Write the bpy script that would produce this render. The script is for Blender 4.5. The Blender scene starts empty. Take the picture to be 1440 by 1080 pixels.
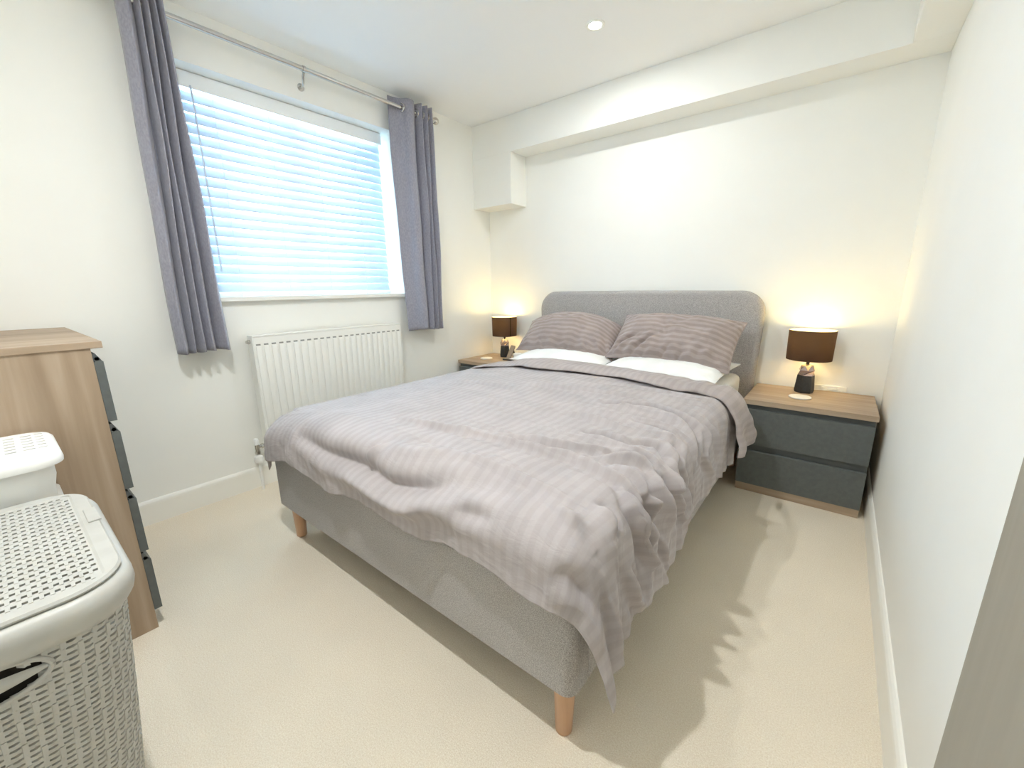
import bpy, bmesh, math, random
import numpy as np
from mathutils import Vector, Matrix, noise

random.seed(7)
SC = bpy.context.scene
COL = SC.collection
R = math.radians

# ------------------------------------------------------------------ camera
cam_d = bpy.data.cameras.new('camera')
cam = bpy.data.objects.new('camera', cam_d)
COL.objects.link(cam)
YAW, PITCH, ROLL, FPX = R(38.4008), R(13.1745), R(-.702), 578.76
CAM = Vector((2.510, -2.8819, 1.0997))
fw = Vector((-math.sin(YAW) * math.cos(PITCH), math.cos(YAW) * math.cos(PITCH), -math.sin(PITCH)))
rt = Vector((math.cos(YAW), math.sin(YAW), 0))
up = rt.cross(fw)
rt2 = math.cos(ROLL) * rt + math.sin(ROLL) * up
up2 = -math.sin(ROLL) * rt + math.cos(ROLL) * up
M = Matrix((rt2, up2, -fw)).transposed().to_4x4()
M.translation = CAM
cam.matrix_world = M
cam_d.sensor_fit = 'HORIZONTAL'
cam_d.sensor_width = 36
cam_d.lens = 36 * FPX / 1440
cam_d.clip_start = .02
SC.camera = cam

# ------------------------------------------------------------------ world, exposure
w = bpy.data.worlds.new('sky')
SC.world = w
w.use_nodes = True
bg = w.node_tree.nodes['Background']
bg.inputs['Color'].default_value = (.5, .78, 1.0, 1)
bg.inputs['Strength'].default_value = 9.5
SC.view_settings.view_transform = 'Standard'
SC.view_settings.look = 'None'
SC.view_settings.gamma = 1
SC.view_settings.use_curve_mapping = False
SC.view_settings.exposure = 0.62
SC.cycles.max_bounces = 14
SC.cycles.diffuse_bounces = 8
SC.cycles.transmission_bounces = 8
SC.cycles.transparent_max_bounces = 16

DOWNLIGHT_W = (5.6, 15.5)   # the two ceiling downlights
LAMP_W = 1.15                # each bedside lamp bulb
SLAT_TILT = 69            # degrees, room edge down

# ------------------------------------------------------------------ room numbers (metres)
W, H = 2.7426, 2.349        # back wall runs along +x at y = 0, window wall is x = 0
YN = -3.24                  # wall behind the camera
SD, ZS = .193, 2.101        # bulkhead depth and underside
BXW, ZB = .392, 1.736       # pipe box
WY0, WY1, WZ0, WZ1 = -2.20, -.958, 1.067, 2.125


# ------------------------------------------------------------------ materials
def srgb(r, g, b):
    f = lambda c: (c / 12.92 if c <= .04045 else ((c + .055) / 1.055) ** 2.4)
    return (f(r / 255), f(g / 255), f(b / 255), 1)


def mat(name, col, rough=.6, metal=0.0, spec=.5):
    m = bpy.data.materials.new(name)
    m.use_nodes = True
    b = m.node_tree.nodes['Principled BSDF']
    b.inputs['Base Color'].default_value = col
    b.inputs['Roughness'].default_value = rough
    b.inputs['Metallic'].default_value = metal
    b.inputs['Specular IOR Level'].default_value = spec
    return m


def nodes(m):
    return m.node_tree.nodes, m.node_tree.links, m.node_tree.nodes['Principled BSDF']


def mottle(m, c1, c2, scale, bump=0.0, bscale=None, detail=6, stretch=(1, 1, 1), dist=.002, lo=.35, hi=.65):
    """noise between two colours plus a noise bump, in object space"""
    n, l, b = nodes(m)
    tc = n.new('ShaderNodeTexCoord')
    mp = n.new('ShaderNodeMapping')
    mp.inputs['Scale'].default_value = stretch
    l.new(tc.outputs['Object'], mp.inputs['Vector'])
    t = n.new('ShaderNodeTexNoise')
    t.inputs['Scale'].default_value = scale
    t.inputs['Detail'].default_value = detail
    l.new(mp.outputs[0], t.inputs['Vector'])
    r = n.new('ShaderNodeValToRGB')
    r.color_ramp.elements[0].position = lo
    r.color_ramp.elements[0].color = c1
    r.color_ramp.elements[1].position = hi
    r.color_ramp.elements[1].color = c2
    l.new(t.outputs['Fac'], r.inputs[0])
    l.new(r.outputs[0], b.inputs['Base Color'])
    if bump:
        t2 = n.new('ShaderNodeTexNoise')
        t2.inputs['Scale'].default_value = bscale or scale
        t2.inputs['Detail'].default_value = 4
        l.new(mp.outputs[0], t2.inputs['Vector'])
        bp = n.new('ShaderNodeBump')
        bp.inputs['Strength'].default_value = bump
        bp.inputs['Distance'].default_value = dist
        l.new(t2.outputs['Fac'], bp.inputs['Height'])
        l.new(bp.outputs[0], b.inputs['Normal'])
    return m


def wood(name, dark, mid, light, axis, rough=.55):
    """straight-grained veneer, grain along axis 0/1/2"""
    m = mat(name, mid, rough, spec=.35)
    n, l, b = nodes(m)
    tc = n.new('ShaderNodeTexCoord')
    mp = n.new('ShaderNodeMapping')
    s = [1, 1, 1]
    s[axis] = .06
    mp.inputs['Scale'].default_value = s
    l.new(tc.outputs['Object'], mp.inputs['Vector'])
    t = n.new('ShaderNodeTexNoise')
    t.inputs['Scale'].default_value = 34
    t.inputs['Detail'].default_value = 7
    t.inputs['Distortion'].default_value = .4
    l.new(mp.outputs[0], t.inputs['Vector'])
    t3 = n.new('ShaderNodeTexNoise')
    t3.inputs['Scale'].default_value = 9
    t3.inputs['Detail'].default_value = 2
    l.new(mp.outputs[0], t3.inputs['Vector'])
    mx = n.new('ShaderNodeMath')
    mx.operation = 'MULTIPLY_ADD'
    mx.inputs[1].default_value = .55
    l.new(t.outputs['Fac'], mx.inputs[0])
    m2 = n.new('ShaderNodeMath')
    m2.operation = 'MULTIPLY'
    m2.inputs[1].default_value = .45
    l.new(t3.outputs['Fac'], m2.inputs[0])
    l.new(m2.outputs[0], mx.inputs[2])
    r = n.new('ShaderNodeValToRGB')
    e = r.color_ramp.elements
    e[0].position, e[0].color = .36, dark
    e[1].position, e[1].color = .64, light
    e2 = e.new(.5)
    e2.color = mid
    l.new(mx.outputs[0], r.inputs[0])
    l.new(r.outputs[0], b.inputs['Base Color'])
    bp = n.new('ShaderNodeBump')
    bp.inputs['Strength'].default_value = .12
    bp.inputs['Distance'].default_value = .001
    l.new(t.outputs['Fac'], bp.inputs['Height'])
    l.new(bp.outputs[0], b.inputs['Normal'])
    return m


def striped_cloth(name, c1, c2, per, axis, bump=.25):
    """satin-stripe cotton: stripes along one UV direction (UV in metres), crumple bump"""
    m = mat(name, c1, .75, spec=.25)
    n, l, b = nodes(m)
    uv = n.new('ShaderNodeUVMap')
    sep = n.new('ShaderNodeSeparateXYZ')
    l.new(uv.outputs[0], sep.inputs[0])
    k = n.new('ShaderNodeMath')
    k.operation = 'MULTIPLY'
    k.inputs[1].default_value = 2 * math.pi / per
    l.new(sep.outputs[axis], k.inputs[0])
    s = n.new('ShaderNodeMath')
    s.operation = 'SINE'
    l.new(k.outputs[0], s.inputs[0])
    r = n.new('ShaderNodeMapRange')
    r.inputs[1].default_value = -.35
    r.inputs[2].default_value = .35
    l.new(s.outputs[0], r.inputs[0])
    mix = n.new('ShaderNodeMix')
    mix.data_type = 'RGBA'
    l.new(r.outputs[0], mix.inputs[0])
    mix.inputs[6].default_value = c1
    mix.inputs[7].default_value = c2
    tw = n.new('ShaderNodeTexNoise')
    tw.inputs['Scale'].default_value = 9
    tw.inputs['Detail'].default_value = 5
    l.new(uv.outputs[0], tw.inputs['Vector'])
    mr = n.new('ShaderNodeMapRange')
    mr.inputs[1].default_value = .3
    mr.inputs[2].default_value = .7
    mr.inputs[3].default_value = .9
    mr.inputs[4].default_value = 1.08
    l.new(tw.outputs['Fac'], mr.inputs[0])
    mul = n.new('ShaderNodeMix')
    mul.data_type = 'RGBA'
    mul.blend_type = 'MULTIPLY'
    mul.inputs[0].default_value = 1
    l.new(mix.outputs[2], mul.inputs[6])
    l.new(mr.outputs[0], mul.inputs[7])
    l.new(mul.outputs[2], b.inputs['Base Color'])
    r2 = n.new('ShaderNodeMapRange')
    r2.inputs[3].default_value = .62
    r2.inputs[4].default_value = .85
    l.new(r.outputs[0], r2.inputs[0])
    l.new(r2.outputs[0], b.inputs['Roughness'])
    b.inputs['Sheen Weight'].default_value = .12
    mp = n.new('ShaderNodeMapping')
    mp.inputs['Scale'].default_value = (1.0, 2.6, 1) if axis == 0 else (2.2, 1, 1)
    l.new(uv.outputs[0], mp.inputs['Vector'])
    t = n.new('ShaderNodeTexNoise')
    t.inputs['Scale'].default_value = 16
    t.inputs['Detail'].default_value = 5
    t.inputs['Distortion'].default_value = .6
    l.new(mp.outputs[0], t.inputs['Vector'])
    add = n.new('ShaderNodeMath')
    add.operation = 'MULTIPLY_ADD'
    add.inputs[1].default_value = .05
    l.new(r.outputs[0], add.inputs[0])
    l.new(t.outputs['Fac'], add.inputs[2])
    bp = n.new('ShaderNodeBump')
    bp.inputs['Strength'].default_value = bump
    bp.inputs['Distance'].default_value = .02
    l.new(add.outputs[0], bp.inputs['Height'])
    l.new(bp.outputs[0], b.inputs['Normal'])
    return m


def emis(name, col, strength):
    m = bpy.data.materials.new(name)
    m.use_nodes = True
    b = m.node_tree.nodes['Principled BSDF']
    b.inputs['Base Color'].default_value = col
    b.inputs['Emission Color'].default_value = col
    b.inputs['Emission Strength'].default_value = strength
    return m


def translucent(m, col, fac):
    n, l, b = nodes(m)
    out = n['Material Output']
    t = n.new('ShaderNodeBsdfTranslucent')
    t.inputs['Color'].default_value = col
    mx = n.new('ShaderNodeMixShader')
    mx.inputs[0].default_value = fac
    l.new(b.outputs[0], mx.inputs[1])
    l.new(t.outputs[0], mx.inputs[2])
    l.new(mx.outputs[0], out.inputs['Surface'])
    return m


M_WALL = mottle(mat('wall_paint', srgb(245, 245, 240), .8, spec=.25), srgb(244, 244, 239), srgb(246, 246, 241), 3, .05, 220, dist=.001)
M_CEIL = mat('ceiling_paint', srgb(249, 249, 247), .85, spec=.2)
M_TRIM = mat('trim_gloss_white', srgb(244, 243, 236), .4)
M_CARPET = mottle(mat('carpet', srgb(238, 225, 203), 1, spec=.05), srgb(231, 217, 194), srgb(250, 241, 224), 300, .5, 420, detail=3, dist=.006, lo=.3, hi=.7)
_n, _l, _b = nodes(M_CARPET)                     # broad, faint footworn patches over the fine pile
_t = _n.new('ShaderNodeTexNoise')
_t.inputs['Scale'].default_value = 3.2
_t.inputs['Detail'].default_value = 3
_r = _n.new('ShaderNodeMapRange')
_r.inputs[1].default_value, _r.inputs[2].default_value, _r.inputs[3].default_value, _r.inputs[4].default_value = .3, .7, .95, 1.0
_m = _n.new('ShaderNodeMix')
_m.data_type, _m.blend_type = 'RGBA', 'MULTIPLY'
_m.inputs[0].default_value = 1
_tc = _n.new('ShaderNodeTexCoord')
_l.new(_tc.outputs['Object'], _t.inputs['Vector'])
_l.new(_t.outputs['Fac'], _r.inputs[0])
_src = _b.inputs['Base Color'].links[0].from_socket
_l.new(_src, _m.inputs[6])
_l.new(_r.outputs[0], _m.inputs[7])
_l.new(_m.outputs[2], _b.inputs['Base Color'])
M_UPVC = mat('window_frame_white', srgb(244, 246, 246), .35)
M_SLAT = translucent(mat('blind_slat', srgb(236, 241, 246), .4), srgb(198, 221, 240), .21)
M_CORD = mat('blind_cord', srgb(225, 230, 234), .7)
M_WAND = mat('blind_wand', srgb(205, 212, 224), .4)
M_CURT = mottle(mat('curtain_velvet', srgb(152, 152, 165), .75, spec=.2), srgb(145, 145, 158), srgb(160, 160, 173), 150, .2, 260, stretch=(1, 1, .5), dist=.0015)
M_CURT.node_tree.nodes['Principled BSDF'].inputs['Sheen Weight'].default_value = .35
M_CHROME = mat('brushed_chrome', srgb(205, 203, 198), .22, 1)
M_RAD = mat('radiator_enamel', srgb(244, 244, 239), .35)
M_RADSHADE = mat('radiator_painted_shade', srgb(150, 150, 146), .7)  # grey for the shade painted above the ribs
M_BEDF = mottle(mat('bed_fabric_grey', srgb(172, 168, 165), .9, spec=.15), srgb(138, 134, 131), srgb(204, 200, 198), 430, .35, 600, detail=3, dist=.0015, lo=.3, hi=.7)
M_LEG = wood('bed_leg_beech', srgb(196, 156, 124), srgb(207, 168, 136), srgb(217, 180, 149), 2, .4)
M_SHEET = mottle(mat('white_sheet', srgb(240, 240, 238), .8, spec=.2), srgb(236, 236, 234), srgb(244, 244, 242), 6, .2, 30, dist=.01)
M_DUVET = striped_cloth('duvet_taupe_stripe', srgb(180, 173, 173), srgb(176, 168, 168), .034, 0, .17)
M_TURN = striped_cloth('duvet_turnback', srgb(175, 165, 163), srgb(170, 160, 158), .034, 0, .15)
M_PCASE = striped_cloth('pillowcase_taupe_stripe', srgb(168, 155, 151), srgb(154, 141, 137), .036, 1, .16)
WD, WM, WL = srgb(152, 132, 111), srgb(168, 148, 126), srgb(182, 163, 142)
M_WOODX = wood('oak_veneer_long', WD, WM, WL, 0)
M_WOODZ = wood('oak_veneer_upright', WD, WM, WL, 2)
M_WOODY = wood('oak_veneer_deep', WD, WM, WL, 1)
M_DRAWER = mottle(mat('drawer_dark_grey', srgb(98, 102, 101), .5, spec=.3), srgb(95, 99, 98), srgb(101, 105, 104), 60)
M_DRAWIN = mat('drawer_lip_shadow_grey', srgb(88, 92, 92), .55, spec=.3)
M_SHADE = translucent(mat('lampshade_dark_fabric', srgb(46, 41, 38), .9, spec=.1), srgb(165, 151, 168), .28)
M_SHADEIN = translucent(mat('lampshade_lining', srgb(240, 228, 200), .8), srgb(240, 214, 160), .15)
M_LBASE = mottle(mat('lamp_base_charcoal', srgb(44, 45, 47), .55), srgb(40, 41, 43), srgb(50, 51, 53), 80, .15, 200)
M_LTOP = mat('lamp_base_glossy', srgb(178, 166, 170), .14, .75)
M_BULB = emis('warm_bulb', (1.0, .72, .36, 1), 14)
M_LENS = emis('downlight_lens', (1.0, .93, .74, 1), 30)
M_WHITEP = mat('white_plastic', srgb(243, 243, 240), .4)
M_COAST = mat('coaster_ceramic', srgb(232, 229, 222), .5)
M_BLACK = mat('black_plastic', srgb(28, 28, 30), .35)
M_GREYP = mat('grey_plate', srgb(150, 140, 132), .35, .3)
M_HAMP = mottle(mat('hamper_grey_plastic', srgb(158, 156, 148), .5), srgb(152, 150, 142), srgb(164, 162, 154), 30)
M_HLID = mottle(mat('hamper_lid_plastic', srgb(188, 187, 181), .42), srgb(185, 184, 178), srgb(191, 190, 184), 30)
M_HSHADE = mottle(mat('hamper_inner_shade', srgb(64, 61, 57), .95, spec=.1), srgb(58, 55, 51), srgb(70, 67, 63), 60)  # dark colour standing in for shade inside the hamper
M_DOOR = wood('door_taupe_veneer', srgb(152, 146, 133), srgb(158, 152, 139), srgb(164, 158, 145), 2, .5)
M_GLASS = bpy.data.materials.new('window_glass')
M_GLASS.use_nodes = True
_n, _l, _b = nodes(M_GLASS)
_b.inputs['Base Color'].default_value = (1, 1, 1, 1)
_b.inputs['Transmission Weight'].default_value = 1
_b.inputs['Roughness'].default_value = 0
_b.inputs['IOR'].default_value = 1.05


# ------------------------------------------------------------------ mesh helpers
def setp(o, label=None, cat=None, group=None, kind=None):
    if label: o['label'] = label
    if cat: o['category'] = cat
    if group: o['group'] = group
    if kind: o['kind'] = kind
    return o


def empty(name, loc, label=None, cat=None, group=None, kind=None):
    o = bpy.data.objects.new(name, None)
    COL.objects.link(o)
    o.location = loc
    o.empty_display_size = .05
    o['_origin'] = list(loc)
    del o['_origin']
    ORIG[o] = Vector(loc)
    return setp(o, label, cat, group, kind)


ORIG = {}


def obj_from_me(name, me, m, parent=None, smooth=False, at=None):
    """vertices come in world metres; a part is shifted to its parent's origin, a top-level thing to `at`"""
    if smooth:
        me.polygons.foreach_set('use_smooth', [True] * len(me.polygons))
        if smooth != 'all':
            me.set_sharp_from_angle(angle=R(42 if smooth is True else smooth))
    o = bpy.data.objects.new(name, me)
    if m: me.materials.append(m)
    COL.objects.link(o)
    off = ORIG.get(parent, Vector()) if parent else (Vector(at) if at else Vector())
    if parent:
        o.parent = parent
        ORIG[o] = off
    else:
        o.location = off
        ORIG[o] = off
    if off.length:
        me.transform(Matrix.Translation(-off))
    return o


def from_bm(name, bm, m, parent=None, smooth=False, at=None):
    bmesh.ops.recalc_face_normals(bm, faces=bm.faces[:])
    me = bpy.data.meshes.new(name)
    bm.to_mesh(me)
    bm.free()
    return obj_from_me(name, me, m, parent, smooth, at)


def from_py(name, V, F, m, parent=None, smooth=True, at=None, uv=None):
    me = bpy.data.meshes.new(name)
    me.from_pydata([tuple(map(float, v)) for v in V], [], [tuple(map(int, f)) for f in F])
    if uv is not None:
        ul = me.uv_layers.new(name='UVMap')
        li = np.empty(len(me.loops), dtype=np.int32)
        me.loops.foreach_get('vertex_index', li)
        ul.data.foreach_set('uv', np.asarray(uv, dtype=np.float32)[li].ravel())
    me.update()
    return obj_from_me(name, me, m, parent, smooth, at)


def add_box(bm, x0, x1, y0, y1, z0, z1, bev=0.0, seg=2):
    r = bmesh.ops.create_cube(bm, size=1)
    vs = r['verts']
    for v in vs:
        v.co = Vector(((x0 + x1) / 2 + v.co.x * (x1 - x0), (y0 + y1) / 2 + v.co.y * (y1 - y0), (z0 + z1) / 2 + v.co.z * (z1 - z0)))
    if bev:
        es = list({e for v in vs for e in v.link_edges})
        bmesh.ops.bevel(bm, geom=es, offset=bev, segments=seg, profile=.5, affect='EDGES')


def box(name, x0, x1, y0, y1, z0, z1, m, parent=None, bev=0.0, seg=2, smooth=False, at=None):
    bm = bmesh.new()
    add_box(bm, x0, x1, y0, y1, z0, z1, bev, seg)
    return from_bm(name, bm, m, parent, smooth, at)


def prism(bm, poly, axis, a0, a1):
    """extrude a polygon (list of 2-D points in the other two axes, cyclic order) along an axis"""
    def P(p, t):
        return {0: (t, p[0], p[1]), 1: (p[0], t, p[1]), 2: (p[0], p[1], t)}[axis]
    A = [bm.verts.new(P(p, a0)) for p in poly]
    B = [bm.verts.new(P(p, a1)) for p in poly]
    n = len(poly)
    bm.faces.new(A)
    bm.faces.new(B[::-1])
    for i in range(n):
        bm.faces.new((A[i], B[i], B[(i + 1) % n], A[(i + 1) % n]))


def lathe(bm, prof, cx, cy, n=32, caps=True):
    """prof: list of (r, z)"""
    rings = []
    for r, z in prof:
        rings.append([bm.verts.new((cx + r * math.cos(2 * math.pi * i / n), cy + r * math.sin(2 * math.pi * i / n), z)) for i in range(n)])
    for a, b in zip(rings, rings[1:]):
        for i in range(n):
            bm.faces.new((a[i], a[(i + 1) % n], b[(i + 1) % n], b[i]))
    if caps:
        bm.faces.new(rings[0][::-1])
        bm.faces.new(rings[-1])


def tube(bm, pts, r, n=10):
    pts = [Vector(p) for p in pts]
    rings = []
    for i, p in enumerate(pts):
        t = (pts[min(i + 1, len(pts) - 1)] - pts[max(i - 1, 0)]).normalized()
        u = t.cross(Vector((0, 0, 1)))
        if u.length < .05: u = t.cross(Vector((1, 0, 0)))
        u.normalize()
        v = t.cross(u)
        rings.append([bm.verts.new(p + r * (math.cos(2 * math.pi * k / n) * u + math.sin(2 * math.pi * k / n) * v)) for k in range(n)])
    for a, b in zip(rings, rings[1:]):
        for k in range(n):
            bm.faces.new((a[k], a[(k + 1) % n], b[(k + 1) % n], b[k]))
    bm.faces.new(rings[0][::-1])
    bm.faces.new(rings[-1])


def rrect(x0, x1, y0, y1, r, n=6):
    """rounded rectangle outline, counter-clockwise"""
    out = []
    for cx, cy, a in ((x1 - r, y1 - r, 0), (x0 + r, y1 - r, 90), (x0 + r, y0 + r, 180), (x1 - r, y0 + r, 270)):
        for i in range(n + 1):
            t = R(a + 90 * i / n)
            out.append((cx + r * math.cos(t), cy + r * math.sin(t)))
    return out


def loft(bm, rings, caps=(True, True)):
    L = [[bm.verts.new(p) for p in r] for r in rings]
    n = len(L[0])
    for a, b in zip(L, L[1:]):
        for i in range(n):
            bm.faces.new((a[i], a[(i + 1) % n], b[(i + 1) % n], b[i]))
    if caps[0]: bm.faces.new(L[0][::-1])
    if caps[1]: bm.faces.new(L[-1])
    return L


def plate_holes(bm, xs, ys, holes, z0, z1):
    """flat plate on breaks xs, ys; cells (i,j) in holes are open, walls round each hole"""
    nx, ny = len(xs) - 1, len(ys) - 1
    vt, vb = {}, {}
    def T(i, j):
        if (i, j) not in vt: vt[i, j] = bm.verts.new((xs[i], ys[j], z1))
        return vt[i, j]
    def B(i, j):
        if (i, j) not in vb: vb[i, j] = bm.verts.new((xs[i], ys[j], z0))
        return vb[i, j]
    for i in range(nx):
        for j in range(ny):
            if (i, j) in holes:
                continue
            bm.faces.new((T(i, j), T(i + 1, j), T(i + 1, j + 1), T(i, j + 1)))
            bm.faces.new((B(i, j), B(i, j + 1), B(i + 1, j + 1), B(i + 1, j)))
            for (di, dj, p, q) in ((-1, 0, (i, j), (i, j + 1)), (1, 0, (i + 1, j), (i + 1, j + 1)), (0, -1, (i, j), (i + 1, j)), (0, 1, (i, j + 1), (i + 1, j + 1))):
                ii, jj = i + di, j + dj
                if ii < 0 or jj < 0 or ii >= nx or jj >= ny or (ii, jj) in holes:
                    bm.faces.new((T(*p), T(*q), B(*q), B(*p)))


# ------------------------------------------------------------------ the room
setp(box('floor', -.30, W + .15, YN - .15, .15, -.12, 0, M_CARPET), 'pale beige cut-pile carpet over the whole floor', 'floor', kind='structure')
setp(box('ceiling', -.30, W + .15, YN - .15, .15, H, H + .12, M_CEIL), 'plain white ceiling', 'ceiling', kind='structure')
bm = bmesh.new()
add_box(bm, -.30, 0, YN - .15, WY0, 0, H)
add_box(bm, -.30, 0, WY1, .15, 0, H)
add_box(bm, -.30, 0, WY0, WY1, 0, WZ0)
add_box(bm, -.30, 0, WY0, WY1, WZ1, H)
setp(from_bm('wall_left', bm, M_WALL), 'off-white window wall with a deep window recess', 'wall', kind='structure')
setp(box('wall_back', 0, W, 0, .15, 0, H, M_WALL), 'off-white wall behind the headboard', 'wall', kind='structure')
setp(box('wall_right', W, W + .15, YN - .15, .15, 0, H, M_WALL), 'off-white wall along the right side of the bed', 'wall', kind='structure')
setp(box('wall_near', 0, W, YN - .15, YN, 0, H, M_WALL), 'off-white wall behind the viewer', 'wall', kind='structure')
setp(box('trim_1', 0, W, -SD, 0, ZS, H, M_WALL, bev=.002), 'boxed-in bulkhead along the top of the headboard wall', 'bulkhead', kind='structure')
setp(box('trim_2', 2.600, W, YN, -SD, ZS, H, M_WALL, bev=.002), 'boxed-in bulkhead along the top of the right wall', 'bulkhead', kind='structure')
setp(box('trim_3', 0, BXW, -SD, 0, ZB, ZS, M_WALL, bev=.002), 'square pipe boxing in the corner by the window', 'boxing', kind='structure')


def skirting(name, axis, a0, a1, wall, sign, label):
    """profile: flat board with a rounded top, 15 mm deep and 120 mm high"""
    prof = [(0, 0), (.015, 0), (.015, .098), (.0135, .108), (.009, .116), (.004, .120), (0, .120)]
    bm = bmesh.new()
    poly = [(wall + sign * p[0], p[1]) for p in prof]
    prism(bm, poly, axis, a0, a1)
    return setp(from_bm(name, bm, M_TRIM), label, 'skirting board', kind='structure')


skirting('baseboard_left', 1, YN, 0, 0, 1, 'white skirting board under the window and radiator')
skirting('baseboard_right', 1, YN, 0, W, -1, 'white skirting board along the right wall')
skirting('baseboard_back', 0, .015, W - .015, 0, -1, 'white skirting board behind the bed')
skirting('baseboard_near', 0, .015, W - .015, YN, 1, 'white skirting board behind the viewer')

# window: uPVC frame with two lights, glass panes and sill board
win = empty('window_1', (-.22, (WY0 + WY1) / 2, WZ0), 'white framed window in the recess behind the blind', 'window', kind='structure')
bm = bmesh.new()
f0, f1 = -.250, -.185
add_box(bm, f0, f1, WY0, WY0 + .06, WZ0, WZ1)
add_box(bm, f0, f1, WY1 - .06, WY1, WZ0, WZ1)
add_box(bm, f0, f1, WY0 + .06, WY1 - .06, WZ0, WZ0 + .06)
add_box(bm, f0, f1, WY0 + .06, WY1 - .06, WZ1 - .06, WZ1)
from_bm('window_frame', bm, M_UPVC, win)
ym = (WY0 + WY1) / 2
box('mullion', f0, f1, ym - .035, ym + .035, WZ0 + .06, WZ1 - .06, M_UPVC, win, .004)
for ya, yb in ((WY0 + .06, ym - .035), (ym + .035, WY1 - .06)):
    box('pane', -.224, -.218, ya, yb, WZ0 + .06, WZ1 - .06, M_GLASS, win)
bm = bmesh.new()
add_box(bm, -.184, .032, WY0 + .001, WY1 - .001, WZ0 - .0, WZ0 + .002)
add_box(bm, .0005, .032, WY0 - .012, WY1 + .012, WZ0 - .022, WZ0 + .002, .006, 3)
from_bm('window_sill', bm, M_TRIM, win)

# taupe door leaf folded back against the right wall
door = empty('door_1', (2.70, -2.60, 0), 'taupe wood-grain door leaf standing open against the right wall', 'door', kind='structure')
box('door_leaf', 2.678, 2.716, -2.985, -2.243, .012, 2.0, M_DOOR, door, .0015)
bm = bmesh.new()
tube(bm, [(2.678, -2.92, 1.0), (2.632, -2.92, 1.0), (2.628, -2.90, 1.0), (2.628, -2.81, 1.0)], .009)
from_bm('door_handle', bm, M_CHROME, door, True)
for zz in (.3, 1.0, 1.75):
    box('hinge', 2.700, 2.724, -2.992, -2.984, zz, zz + .09, M_CHROME, door)

# ------------------------------------------------------------------ ceiling downlights (real lamps of the room)
def downlight(x, y, energy, label):
    t = empty('downlight', (x, y, H), label, 'downlight', 'recessed ceiling downlights')
    bm = bmesh.new()
    lathe(bm, [(.030, H - .001), (.032, H - .004), (.046, H - .005), (.048, H - .0015), (.048, H)], x, y, 36, False)
    from_bm('bezel', bm, M_TRIM, t, True)
    bm = bmesh.new()
    lathe(bm, [(.001, H - .0022), (.030, H - .0020)], x, y, 24, True)
    from_bm('lens', bm, M_LENS, t)
    ld = bpy.data.lights.new('downlight_beam', 'AREA')
    ld.shape = 'DISK'
    ld.size = .055
    ld.energy = energy
    ld.color = (.96, .99, 1.0)
    ld.spread = R(180)
    lo = bpy.data.objects.new('downlight_beam', ld)
    COL.objects.link(lo)
    lo.parent = t
    lo.location = (0, 0, -.010)
    return t


downlight(1.378, -.762, DOWNLIGHT_W[0], 'lit round downlight in the white ceiling above the bed')
downlight(1.63, -2.70, DOWNLIGHT_W[1], 'lit round downlight in the ceiling beyond the foot of the bed')

# daylight through the window is the sky itself; a portal only guides its sampling
pd = bpy.data.lights.new('window_portal', 'AREA')
pd.shape = 'RECTANGLE'
pd.size, pd.size_y = WZ1 - WZ0, WY1 - WY0
pd.cycles.is_portal = True
po = bpy.data.objects.new('window_portal', pd)
COL.objects.link(po)
po.location = (-.262, (WY0 + WY1) / 2, (WZ0 + WZ1) / 2)
po.rotation_euler = (0, R(-90), 0)

# ------------------------------------------------------------------ bed
BX0, BX1, BYF, ZL, ZF = .632, 2.145, -2.216, .166, .425
bed = empty('bed', ((BX0 + BX1) / 2, -1.1, 0), 'grey fabric upholstered double bed frame on tapered wooden legs', 'bed')
# headboard: rounded upholstered slab tapering out towards the top
hb0, hb1 = .606, 2.164
def hb_ring(y, inset):
    pts = []
    zt = 1.066 - inset
    xa, xb = hb0 + inset, hb1 - inset
    r = .135
    pts.append((xb - .03, y, .20)); pts.append((xb - .012, y, .55))
    for i in range(11):
        t = R(90 * i / 10)
        pts.append((xb - r + r * math.cos(t), y, zt - r * .95 + r * .95 * math.sin(t)))
    for i in range(1, 8):
        x = xb - r + (xa + r - xb + r) * i / 8
        pts.append((x, y, zt + .004 * math.sin(math.pi * i / 8)))
    for i in range(11):
        t = R(90 + 90 * i / 10)
        pts.append((xa + r + r * math.cos(t), y, zt - r * .95 + r * .95 * math.sin(t)))
    pts.append((xa + .012, y, .55)); pts.append((xa + .03, y, .20))
    return pts
bm = bmesh.new()
loft(bm, [hb_ring(-.026, .014), hb_ring(-.033, .003), hb_ring(-.045, 0), hb_ring(-.078, 0), hb_ring(-.092, .005), hb_ring(-.099, .016), hb_ring(-.101, .03)])
from_bm('headboard', bm, M_BEDF, bed, True)
# rounded foot panel and two side rails
def rail(name, poly, z0, z1):
    bm = bmesh.new()
    loft(bm, [[(p[0], p[1], z) for p in q] for q, z in ((poly(.006), z0), (poly(0), z0 + .008), (poly(0), z1 - .012), (poly(.008), z1 - .002), (poly(.014), z1))])
    return from_bm(name, bm, M_BEDF, bed, 25)
def foot_poly(i):
    rr = .034
    o = [(BX0 + i, BYF + .075)]
    for k in range(9):
        t = R(180 + 90 * k / 8)
        o.append((BX0 + rr + (rr - i) * math.cos(t), BYF + rr + (rr - i) * math.sin(t)))
    for k in range(9):
        t = R(270 + 90 * k / 8)
        o.append((BX1 - rr + (rr - i) * math.cos(t), BYF + rr + (rr - i) * math.sin(t)))
    o.append((BX1 - i, BYF + .075))
    o.append((BX1 - .045, BYF + .075 - .0))
    o.append((BX1 - .07, BYF + .05))
    o.append((BX0 + .07, BYF + .05))
    o.append((BX0 + .045, BYF + .075))
    return o
rail('foot_panel', foot_poly, ZL, ZF)
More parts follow.
